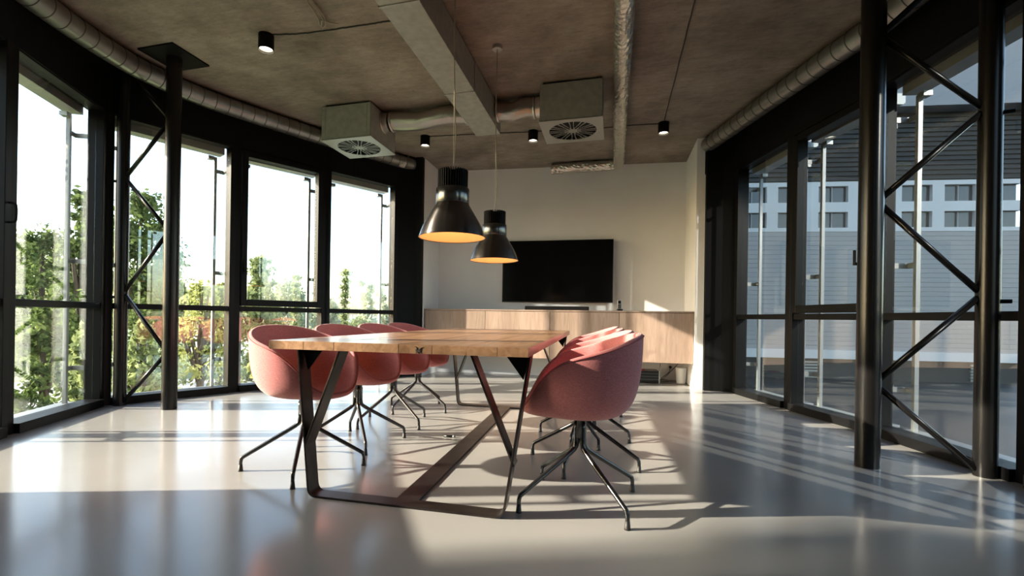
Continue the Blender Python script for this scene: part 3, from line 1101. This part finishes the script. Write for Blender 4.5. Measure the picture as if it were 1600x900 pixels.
def chair_shell():
    NU, NV = 96, 26
    a_, b_, z0 = 0.275, 0.284, 0.400
    S = np.zeros((NU, NV + 1, 3))
    # smoothed rim height
    hs = np.array([h_rim(-a_ * cos(2 * pi * i / NU) * 1.0) for i in range(NU)])
    for _ in range(3):
        hs = (np.roll(hs, 1) + 2 * hs + np.roll(hs, -1)) / 4
    for i in range(NU):
        ph = 2 * pi * i / NU
        c, s = cos(ph), sin(ph)
        e = 2 / 2.12
        X = -a_ * math.copysign(abs(c) ** e, c)
        Y = b_ * math.copysign(abs(s) ** e, s)
        zr = hs[i]
        # walls splay: bottoms are drawn in, more where the wall is high
        k = (zr - 0.438) / 0.337
        tx = 1.0 - 0.035 * k
        for j in range(NV + 1):
            t_ = j / NV
            b3 = lambda p0, p1, p2, p3: p0 * (1 - t_) ** 3 + 3 * p1 * t_ * (1 - t_) ** 2 + 3 * p2 * t_ ** 2 * (1 - t_) + p3 * t_ ** 3
            f = b3(0, 0.80 * tx, 1.04 * tx - 0.02, 1.0)
            g = b3(0, -0.02, 0.07 + 0.18 * (1 - k), 1.0)
            S[i, j] = (X * f, Y * f, z0 + (zr - z0) * g)
    dU = np.roll(S, -1, 0) - np.roll(S, 1, 0)
    dV = np.zeros_like(S)
    dV[:, 1:-1] = S[:, 2:] - S[:, :-2]
    dV[:, 0] = S[:, 1] - S[:, 0]
    dV[:, -1] = S[:, -1] - S[:, -2]
    N = np.cross(dU, dV)
    N /= np.maximum(np.linalg.norm(N, axis=2, keepdims=True), 1e-9)
    N[:, 0] = (0, 0, 1)
    # make the normals point inwards / up
    cen = np.array([0, 0, 0.62])
    flip = np.sum(N * (cen - S), axis=2) < 0
    N[flip] *= -1
    th = 0.026
    mb = MB()
    rows = [S[:, j] for j in range(NV + 1)]
    rows[0] = np.tile(S[0, 0], (NU, 1))
    dv = dV[:, -1] / np.linalg.norm(dV[:, -1], axis=1, keepdims=True)
    for q in range(1, 6):
        an = pi * q / 6
        rows.append(S[:, NV] + N[:, NV] * th / 2 * (1 - cos(an)) + dv * (th / 2) * sin(an))
    for j in range(NV, -1, -1):
        tt = th + 0.012 * (1 - j / NV)
        rows.append(S[:, j] + N[:, j] * tt)
    rows[-1] = np.tile(rows[-1].mean(axis=0), (NU, 1))
    v = [tuple(p) for r_ in rows for p in r_]
    f = []
    for j in range(len(rows) - 1):
        for i in range(NU):
            i2 = (i + 1) % NU
            f.append((j * NU + i, j * NU + i2, (j + 1) * NU + i2, (j + 1) * NU + i))
    mb.add(v, f, True)
    seam = [Vector(p) for p in (S[:, NV] + dv * 0.003 - N[:, NV] * 0.001)]
    seam.append(seam[0].copy())
    pm = MB().tube(seam, 0.0028, 6, caps=False)
    return mb, pm


def clean(o):
    bm = bmesh.new()
    bm.from_mesh(o.data)
    bmesh.ops.remove_doubles(bm, verts=bm.verts, dist=1e-5)
    bmesh.ops.dissolve_degenerate(bm, edges=bm.edges, dist=1e-6)
    bmesh.ops.recalc_face_normals(bm, faces=bm.faces)
    bm.to_mesh(o.data)
    bm.free()


def make_chair(star):
    t = empty('tub_chair', (0, 0, 0))
    mb, pm = chair_shell()
    sh = mb.build('shell', M['pink'], t)
    clean(sh)
    pm.build('piping', M['piping'], sh)
    MB().lathe([(0.0, 0.300), (0.027, 0.300), (0.029, 0.306), (0.029, 0.392), (0.055, 0.398), (0.06, 0.404), (0.0, 0.406)], n=32).build('stem', M['legs'], t)
    for k in range(4):
        d = Vector((cos(k * pi / 2), sin(k * pi / 2), 0))
        pts = [d * 0.019 + Vector((0, 0, 0.372)), d * 0.020 + Vector((0, 0, 0.30)), d * 0.024 + Vector((0, 0, 0.265)), d * 0.046 + Vector((0, 0, 0.238)),
               d * 0.17 + Vector((0, 0, 0.162)), d * 0.300 + Vector((0, 0, 0.084)), d * 0.319 + Vector((0, 0, 0.070)), d * 0.324 + Vector((0, 0, 0.052)), d * 0.3245 + Vector((0, 0, 0.034))]
        lg = MB().tube(smooth_path(pts, 3), [0.0135 - 0.0045 * i / 24 for i in range(25)], 12).build('leg', M['legs'], t)
        lg['star'] = 1
        MB().lathe([(0.0, 0.0), (0.0135, 0.0), (0.0125, 0.006), (0.0095, 0.036), (0.0, 0.038)], (d.x * 0.3245, d.y * 0.3245, 0), 16).build('foot', M['cable'], lg)
    return t


proto = make_chair(0)


def tree(o):
    return [(c, [(g) for g in c.children]) for c in o.children]


def place_chair(first, x, y, heading, star, label):
    if first:
        r = proto
    else:
        r = proto.copy()
        COL.objects.link(r)
    r.location = (x, y, 0)
    r.rotation_euler = (0, 0, heading)
    kids = []
    if first:
        kids = list(proto.children)
    else:
        for c in proto.children:
            c2 = c.copy()
            COL.objects.link(c2)
            c2.parent = r
            kids.append(c2)
            for g in c.children:
                g2 = g.copy()
                COL.objects.link(g2)
                g2.parent = c2
    for c in kids:
        if c.get('star'):
            c.rotation_euler = (0, 0, star - heading)
    tag(r, label, 'chair', 'pink tub chairs around the meeting table')
    return r


D = radians
CH = [(-1.653, 2.300, D(-14), D(27), 'pink tub chair at the near left end, right in front of the windows'),
      (-1.656, 2.880, D(-14), D(-51), 'pink tub chair second from the camera on the window side'),
      (-1.689, 3.490, D(-14), D(-27.7), 'pink tub chair third from the camera on the window side'),
      (-1.735, 4.089, D(-14), D(-17.6), 'pink tub chair farthest from the camera on the window side'),
      (-0.141, 2.274, D(187), D(40.5), 'pink tub chair nearest on the right, its whole outer side in view'),
      (-0.160, 2.885, D(187), D(-14.6), 'pink tub chair second on the right, mostly behind the nearest one'),
      (-0.197, 3.520, D(187), D(-10.6), 'pink tub chair third on the right, only a sunlit rim sliver showing'),
      (-0.228, 4.250, D(187), D(18.0), 'pink tub chair last on the right, nearest the sideboard')]
order = [1, 2, 3, 4, 5, 6, 7, 0]
for i in order:
    place_chair(i == 0, *CH[i])

# ------------------------------------------------------------------ far wall furniture
sb = empty('wall_sideboard', (-2.62, 6.40, 0.31), 0.0137, label='long pale oak sideboard fixed to the white far wall below the television', cat='sideboard')
SW, SD, SH = 3.60, 0.56, 0.660
MB().box((0.0, 0.020, 0.0), (SW, SD, SH - 0.022)).build('body', M['veneer'], sb)
MB().box((-0.004, -0.002, SH - 0.020), (SW + 0.004, SD, SH)).build('top', M['veneer'], sb, 0.001)
for k in range(4):
    MB().box((k * SW / 4 + 0.003, 0.0, 0.002), ((k + 1) * SW / 4 - 0.003, 0.019, SH - 0.026)).build('door', M['veneer'], sb, 0.001)

wa = atan2(WR0[1] - WL0[1], WR0[0] - WL0[0])
tv = empty('television', (-0.82, 7.165 - 0.075, 1.095), 0.035, label='large black flat television mounted on the far white wall', cat='television')
MB().box((-0.815, 0.0, 0.0), (0.815, 0.035, 0.925)).build('casing', M['tvframe'], tv, 0.004)
MB().box((-0.805, -0.0015, 0.014), (0.805, 0.001, 0.915)).build('screen', M['tv'], tv)
MB().box((-0.3, 0.035, 0.25), (0.3, 0.085, 0.65)).build('wall_mount', M['black'], tv)

sbar = empty('sound_bar', (-0.77, 6.66, 0.972), 0.02, label='slim black sound bar lying on the sideboard under the television', cat='speaker')
MB().box((-0.43, -0.04, 0.0), (0.45, 0.045, 0.055)).build('housing', M['matte'], sbar, 0.006)
MB().box((-0.42, -0.042, 0.006), (0.44, -0.0395, 0.048)).build('grille', M['matte'], sbar)

ph = empty('cordless_phone', (0.085, 6.62, 0.974), 0.2, label='small silver and black cordless phone standing on the sideboard', cat='phone')
MB().box((-0.035, -0.035, 0), (0.035, 0.04, 0.022)).build('cradle', M['tvframe'], ph, 0.004)
X = Matrix.Translation((0, 0.0, 0.012)) @ Matrix.Rotation(-0.25, 4, 'X')
MB().box((-0.024, -0.011, 0.0), (0.024, 0.011, 0.135), X).build('handset', M['silver'], ph, 0.004)
MB().box((-0.018, -0.0125, 0.085), (0.018, -0.0105, 0.122), X).build('display', M['tv'], ph)
kp = MB()
for i in range(4):
    for j in range(3):
        kp.box((-0.017 + j * 0.0125, -0.0128, 0.018 + i * 0.015), (-0.008 + j * 0.0125, -0.011, 0.028 + i * 0.015), X)
kp.build('keypad', M['tvframe'], ph)

# equipment under the sideboard
av = empty('computer_case', (0.42, 6.93, 0.0), 0.06, label='black computer case with silver edges on the floor under the sideboard', cat='computer')
MB().box((-0.17, -0.14, 0.012), (0.19, 0.16, 0.165)).build('case', M['tvframe'], av, 0.006)
for x in (-0.172, 0.180):
    MB().box((x, -0.148, 0.0), (x + 0.012, -0.138, 0.178)).build('edge_strip', M['silver'], av)
for z in (0.05, 0.09, 0.13):
    MB().box((-0.155, -0.1425, z), (0.175, -0.1395, z + 0.003)).build('front_groove', M['grey'], av)
MB().add(*(lambda v: (v, [(0, 1, 2, 3), (7, 6, 5, 4), (0, 4, 5, 1), (1, 5, 6, 2), (2, 6, 7, 3), (3, 7, 4, 0)]))(
    [(0.28, 6.83, 0.166), (0.42, 6.81, 0.166), (0.44, 6.92, 0.166), (0.30, 6.93, 0.166), (0.30, 6.84, 0.186), (0.41, 6.83, 0.182), (0.42, 6.90, 0.184), (0.31, 6.92, 0.180)])) \
    .build('folded_cloth', M['pinkthing'], None, bevel=0.006, label='small folded red cloth lying on the black computer case', cat='cloth')
sk = empty('wall_socket', (0.80, 7.300, 0.185), 0.09, label='white wall socket with a black plug below the sideboard', cat='socket')
MB().box((-0.042, -0.010, -0.042), (0.042, 0.004, 0.042)).build('socket_plate', M['white'], sk, 0.003)
MB().cyl((0, 0), 0.02, 0, 0.035, 20).build('plug', M['tvframe'], sk).rotation_euler = (pi / 2, 0, 0)


def cable(pts, r, label, m='cable', name='power_cable', grp=None):
    return MB().tube(smooth_path(pts, 8), r, 8).build(name, M[m], None, label=label, cat='cable', group=grp)


G = 'loose cables under the sideboard'
cable([(0.80, 7.26, 0.185), (0.78, 7.2, 0.12), (0.68, 7.1, 0.05), (0.66, 7.06, 0.02), (0.65, 7.0, 0.008), (0.70, 6.97, 0.008), (0.76, 7.02, 0.008), (0.73, 7.12, 0.02), (0.67, 7.16, 0.02)], 0.005,
      'black power cable looping from the wall socket to the floor', grp=G)
cable([(0.66, 7.15, 0.32), (0.655, 7.16, 0.20), (0.64, 7.14, 0.06), (0.68, 7.10, 0.008), (0.83, 7.08, 0.008), (0.92, 7.12, 0.008)], 0.004,
      'black cable hanging straight down from the sideboard near the socket', grp=G)
cable([(0.92, 7.22, 0.32), (0.90, 7.2, 0.25), (0.80, 7.15, 0.14), (0.70, 7.1, 0.04), (0.66, 7.12, 0.008), (0.64, 7.2, 0.008)], 0.004,
      'black cable sagging diagonally from the sideboard to the computer case', grp=G)
cable([(0.10, 7.10, 0.008), (0.16, 7.0, 0.04), (0.12, 6.95, 0.10), (0.18, 6.98, 0.13), (0.21, 7.02, 0.10), (0.15, 7.04, 0.03), (0.22, 7.1, 0.02)], 0.004,
      'tangled black cable on the left of the computer case', grp=G)
bn = empty('waste_bin', (0.905, 6.94, 0), label='small white waste bin in the corner under the sideboard', cat='bin')
MB().lathe([(0.0, 0.003), (0.052, 0.003), (0.055, 0.0), (0.060, 0.02), (0.072, 0.21), (0.075, 0.215), (0.072, 0.218), (0.068, 0.21), (0.055, 0.012), (0.0, 0.012)], n=40).build('bin_body', M['white'], bn)

# small things on the floor
pen = empty('marker_pen', (-1.113, 3.196, 0.0), 0.1, label='small black marker pen lying on the floor beside the table bar', cat='pen')
MB().tube([(-0.035, 0, 0.008), (0.03, 0, 0.008)], 0.008, 12).build('barrel', M['tvframe'], pen)
MB().tube([(0.03, 0, 0.008), (0.048, 0, 0.008)], 0.009, 12).build('pen_cap', M['grey'], pen)

# ------------------------------------------------------------------ outside, left
MB().box((-120, -60, -3.4), (-4.75, 160, -3.2)).build('ground', M['grass'], kind='structure')
cx, sx = cos(YAW), sin(YAW)


def at_px(px, depth):
    """plan point in the direction of a pixel column at a distance along the camera's axis"""
    u_ = (px - 755.77) / 743.05
    X, Y = u_ * depth, depth
    return (cx * X - sx * Y, sx * X + cx * Y)


def z_px(px, py, depth):
    hor = 496.03 + (px - 755.77) * 0.0154
    return 0.8554 + (hor - py) / 743.05 * depth


GZ = -3.2


def leaves(mb, c, rad, n_, size, rng, fill=0.55):
    c = Vector(c)
    V, Fs = [], []
    for _ in range(n_):
        d = Vector((rng.gauss(0, 1), rng.gauss(0, 1), rng.gauss(0, 1))).normalized()
        rr_ = min(1.6, abs(rng.gauss(0, 0.62)))
        p = c + Vector((d.x * rad[0], d.y * rad[1], d.z * rad[2])) * rr_
        a_ = Vector((rng.gauss(0, 1), rng.gauss(0, 1), rng.gauss(0, 1))).normalized()
        b_ = a_.cross(Vector((rng.gauss(0, 1), rng.gauss(0, 1), rng.gauss(0, 1)))).normalized()
        s_ = size * rng.uniform(0.6, 1.3)
        k = len(V)
        V += [p - a_ * s_, p - b_ * s_ * 0.5, p + a_ * s_, p + b_ * s_ * 0.5]
        Fs.append((k, k + 1, k + 2, k + 3))
    mb.add(V, Fs)


def make_tree(px, depth, top, halfw_px, leafm, label, nclump=26, per=240, size=0.13, seed=0, base_z=None, shape='round', name='tree', cat='tree', loc=None, height=None, halfw=None, open_=0.5):
    rng = random.Random(seed)
    x, y = loc if loc else at_px(px, depth)
    zt = height if height is not None else z_px(px, top, depth)
    hw = halfw if halfw else halfw_px / 743.05 * depth
    t = empty(name, (x, y, GZ), label=label, cat=cat, group='trees outside the left windows')
    H = zt - GZ
    zb = base_z if base_z is not None else (0.35 * H if shape == 'round' else 0.06 * H)
    tr = MB()
    tr.tube(smooth_path([(0, 0, 0), (0.05 * hw, 0.02, H * 0.3), (-0.04 * hw, 0, H * 0.6), (0.02, 0, H * 0.9)], 5), [0.05 * H * 0.35 * (1 - i / 17) + 0.02 for i in range(16)], 10)
    fol = MB()
    if shape == 'round':
        nclump *= 5
        per //= 4
    for k in range(nclump):
        if shape == 'round':
            q = rng.random()
            zz = zb + (H - zb) * q
            w_ = hw * min(1.0, 1.15 * sqrt(max(0.01, 1 - q))) * min(1.0, 0.55 + q * 2)
            an = rng.uniform(0, 2 * pi)
            ro = w_ * sqrt(rng.random()) * 0.9
            cr = rng.uniform(0.17, 0.31) * hw
            cz = zz - cr * q
        else:
            q = (k + 0.5) / nclump
            cz = zb + (H - zb) * q
            an = rng.uniform(0, 2 * pi)
            ro = hw * 0.35 * rng.random()
            cr = hw * (1.0 if shape == 'column' else max(0.25, 1.1 - q)) * 0.8
        px_, py_ = ro * cos(an), ro * sin(an)
        leaves(fol, (px_, py_, cz), (cr, cr, cr * 0.8), per, size, rng, open_)
        if shape == 'round' and k % 9 == 0:
            tr.tube(smooth_path([(0, 0, cz * 0.62), (px_ * 0.5, py_ * 0.5, cz * 0.8), (px_, py_, cz)], 3), [0.012 * H * (1 - i / 8) + 0.008 for i in range(7)], 6)
    tr.build('trunk', M['bark'], t)
    fo = fol.build('foliage', M[leafm], t)
    fo['kind'] = 'stuff'
    return t


make_tree(66, 24, 345, 100, 'leafdark', 'dark tree with ragged crown in the leftmost tall window', 28, 260, 0.12, 1, base_z=1.2)
make_tree(128, 15, 292, 44, 'leafdark', 'tallest dark tree rising beside the left window post', 30, 260, 0.10, 2, base_z=1.0)
make_tree(218, 19.5, 290, 88, 'leafdark', 'tall dark tree right behind the left truss column', 38, 300, 0.11, 3, base_z=1.0)
make_tree(268, 27, 385, 42, 'leafdark', 'lower dark tree just right of the left truss column', 22, 240, 0.15, 4, base_z=1.0)
make_tree(314, 13, 432, 60, 'leafyellow', 'small yellow green tree with thin branches in the second window', 26, 80, 0.07, 5, base_z=1.6, open_=0.2)
make_tree(345, 26, 440, 28, 'leafyellow', 'pale yellow bush tree at the edge of the second window', 18, 160, 0.14, 6, base_z=1.4)
make_tree(404, 22, 394, 50, 'leafmid', 'rounded green tree in the opening sash window', 26, 240, 0.13, 7, base_z=1.0)
make_tree(450, 42, 432, 42, 'leafhaze', 'pale hazy tree beyond the rounded green tree', 22, 200, 0.26, 8, base_z=1.5)
make_tree(462, 24, 428, 8, 'leafmid', 'thin dark columnar tree in the opening sash window', 16, 170, 0.10, 9, shape='column')
make_tree(539, 24, 420, 9, 'leafmid', 'thin columnar poplar in the last left window', 16, 190, 0.10, 10, shape='column')
make_tree(572, 48, 440, 26, 'leafhaze', 'pale pointed conifer right of the columnar poplar', 18, 200, 0.26, 11, shape='cone')
make_tree(598, 52, 452, 22, 'leafhaze', 'pale low conifer at the far end of the last left window', 16, 200, 0.28, 12, shape='cone')
make_tree(505, 50, 458, 36, 'leafhaze', 'pale low tree behind the window post left of the poplar', 18, 200, 0.28, 13, base_z=1.5)
make_tree(40, 34, 372, 52, 'leafmid', 'wide green tree farther back in the leftmost tall window', 26, 200, 0.2, 51, base_z=0.6)
make_tree(100, 30, 400, 52, 'leafmid', 'pale green tree farther back behind the guide rail', 26, 200, 0.2, 52, base_z=0.6)
make_tree(232, 36, 415, 50, 'leafmid', 'wide green tree farther back behind the left truss braces', 26, 200, 0.22, 53, base_z=3.2)
make_tree(320, 44, 452, 60, 'leafhaze', 'pale wide tree far behind the yellow green tree', 26, 200, 0.26, 54, base_z=3.2)
# hedges and shrubs below eye level
for i, (px, d, top, hw, lm, lab) in enumerate((
        (70, 13, 470, 60, 'leafdark', 'dark hedge shrub low in the leftmost window'),
        (135, 12, 505, 30, 'leafmid', 'green shrub low beside the left window post'),
        (225, 11.0, 500, 36, 'leafmid', 'green shrub low behind the left truss braces'),
        (420, 17, 505, 36, 'leafyellow', 'bright shrub low behind the first pink chair'),
        (560, 34, 492, 40, 'leafmid', 'green shrub low in the last left window'))):
    make_tree(px, d, top, hw, lm, lab, 20, 200, 0.10, 30 + i, base_z=0.25, name='shrub', cat='shrub', open_=0.4)
# trees out of the frame that filter the low sun over the foreground
make_tree(0, 0, 0, 0, 'leafdark', 'tall tree outside the left windows beyond the edge of the photo', 26, 170, 0.12, 21, base_z=10.95, loc=(-20.0, -6.0), height=11.6, halfw=1.0, open_=0.1)

rb = empty('low_white_building', (*at_px(560, 75), GZ), YAW, label='long low white building far beyond the trees', cat='building')
MB().box((-14, 0, 0), (12, 10, 3.9)).build('wall', M['render'], rb)
MB().box((-14.3, -0.3, 3.9), (12.3, 10.3, 4.2)).build('roof', M['fascia'], rb)
for k in range(9):
    wv = MB().box((-12.5 + k * 2.7, -0.06, 1.2), (-10.8 + k * 2.7, 0.0, 2.8)).build('window', M['farglass'], rb)
rd_ = MB()
p0, p1 = at_px(-300, 24), at_px(700, 34)
q0, q1 = at_px(-300, 14.5), at_px(700, 20)
rd_.prism([p0, q0, q1, p1], GZ, GZ + 0.02)
rd_.build('path', M['ground'], kind='structure')
p0, p1 = at_px(300, 90), at_px(760, 90)
q0, q1 = at_px(300, 36), at_px(760, 36)
MB().prism([p0, q0, q1, p1], GZ, GZ + 0.015).build('paved_yard', M['ground'], kind='structure')

# ------------------------------------------------------------------ outside, right: the neighbouring wing across a courtyard
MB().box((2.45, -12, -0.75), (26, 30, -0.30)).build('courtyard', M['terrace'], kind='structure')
wx, wy = at_px(1400, 9.6)
wb = empty('neighbour_building', (wx, wy, -0.3), 0.15, label='grey blue clad building wing across the dark courtyard', cat='building')
# local x along the wall; the camera side is -y
x0_, x1_ = -6.5, 2.22


def seg(z0, z1):
    return z0 + 0.3, z1 + 0.3


MB().box((x0_, 0.0, 0.0), (x1_, 0.3, 0.42)).build('plinth', M['louvre'], wb)
MB().box((x0_, -0.05, 0.42), (x1_, 0.3, 0.60)).build('ledge', M['greyrender'], wb)
nb = 26
for k in range(nb):
    z0 = 0.60 + k * (2.42 / nb)
    MB().box((x0_, -0.012, z0), (x1_, 0.25, z0 + 2.42 / nb - 0.004)).build('cladding_strip', M['ribbed'], wb)
MB().box((x0_, 0.05, 0.6), (x1_, 0.3, 3.02)).build('backing', M['fascia'], wb)
# window band in two rows
bz = [3.02, 3.10, 3.42, 3.62, 3.95, 4.02]
MB().box((x0_, -0.02, 3.02), (x1_, 0.3, 3.10)).build('render_band', M['greyrender'], wb)
MB().box((x0_, -0.02, 3.42), (x1_, 0.3, 3.62)).build('render_band', M['greyrender'], wb)
MB().box((x0_, -0.02, 3.95), (x1_, 0.3, 4.04)).build('render_band', M['greyrender'], wb)
for k in range(11):
    xa = x0_ + 0.1 + k * 0.78
    for z0, z1 in ((3.10, 3.42), (3.62, 3.95)):
        MB().box((xa, -0.02, z0), (xa + 0.22, 0.3, z1)).build('pier', M['greyrender'], wb)
        f_ = MB().box((xa + 0.22, 0.06, z0), (xa + 0.78, 0.1, z1)).build('window_pane', M['farglass'], wb)
        MB().box((xa + 0.49, 0.03, z0), (xa + 0.51, 0.07, z1)).build('window_mullion', M['fascia'], f_)
for k in range(14):
    z0 = 4.06 + k * 0.095
    MB().box((x0_, -0.03, z0), (x1_ + 1, 0.0, z0 + 0.06)).build('louvre_slat', M['louvre'], wb)
MB().box((x0_, 0.0, 4.04), (x1_ + 1, 0.3, 5.40)).build('louvre_backing', M['louvre'], wb)
MB().box((x0_, -0.35, 5.40), (x1_ + 1, 0.3, 7.2)).build('roof_fascia', M['fascia'], wb)
for x in (-4.2, -1.75, 1.35):
    lv = MB()
    for k in range(6):
        lv.box((x, -0.03, 0.03 + k * 0.06), (x + 0.3, 0.0, 0.065 + k * 0.06))
    lv.build('vent_grille', M['blind'], wb)
MB().box((x0_ - 3, 2.5, 0), (x0_, 2.8, 7.2)).build('side_wall', M['render'], wb)
make_tree(1577, 22, 345, 30, 'leafmid', 'green tree glimpsed in the gap right of the neighbouring building', 20, 150, 0.16, 40, base_z=1.0, height=z_px(1577, 380, 22), halfw=1.4)
for o_ in list(COL.objects):
    if o_.get('label', '').startswith('green tree glimpsed'):
        o_['group'] = 'trees across the courtyard'
        o_.location.z = -0.3
        o_.scale = (1, 1, 0.45)
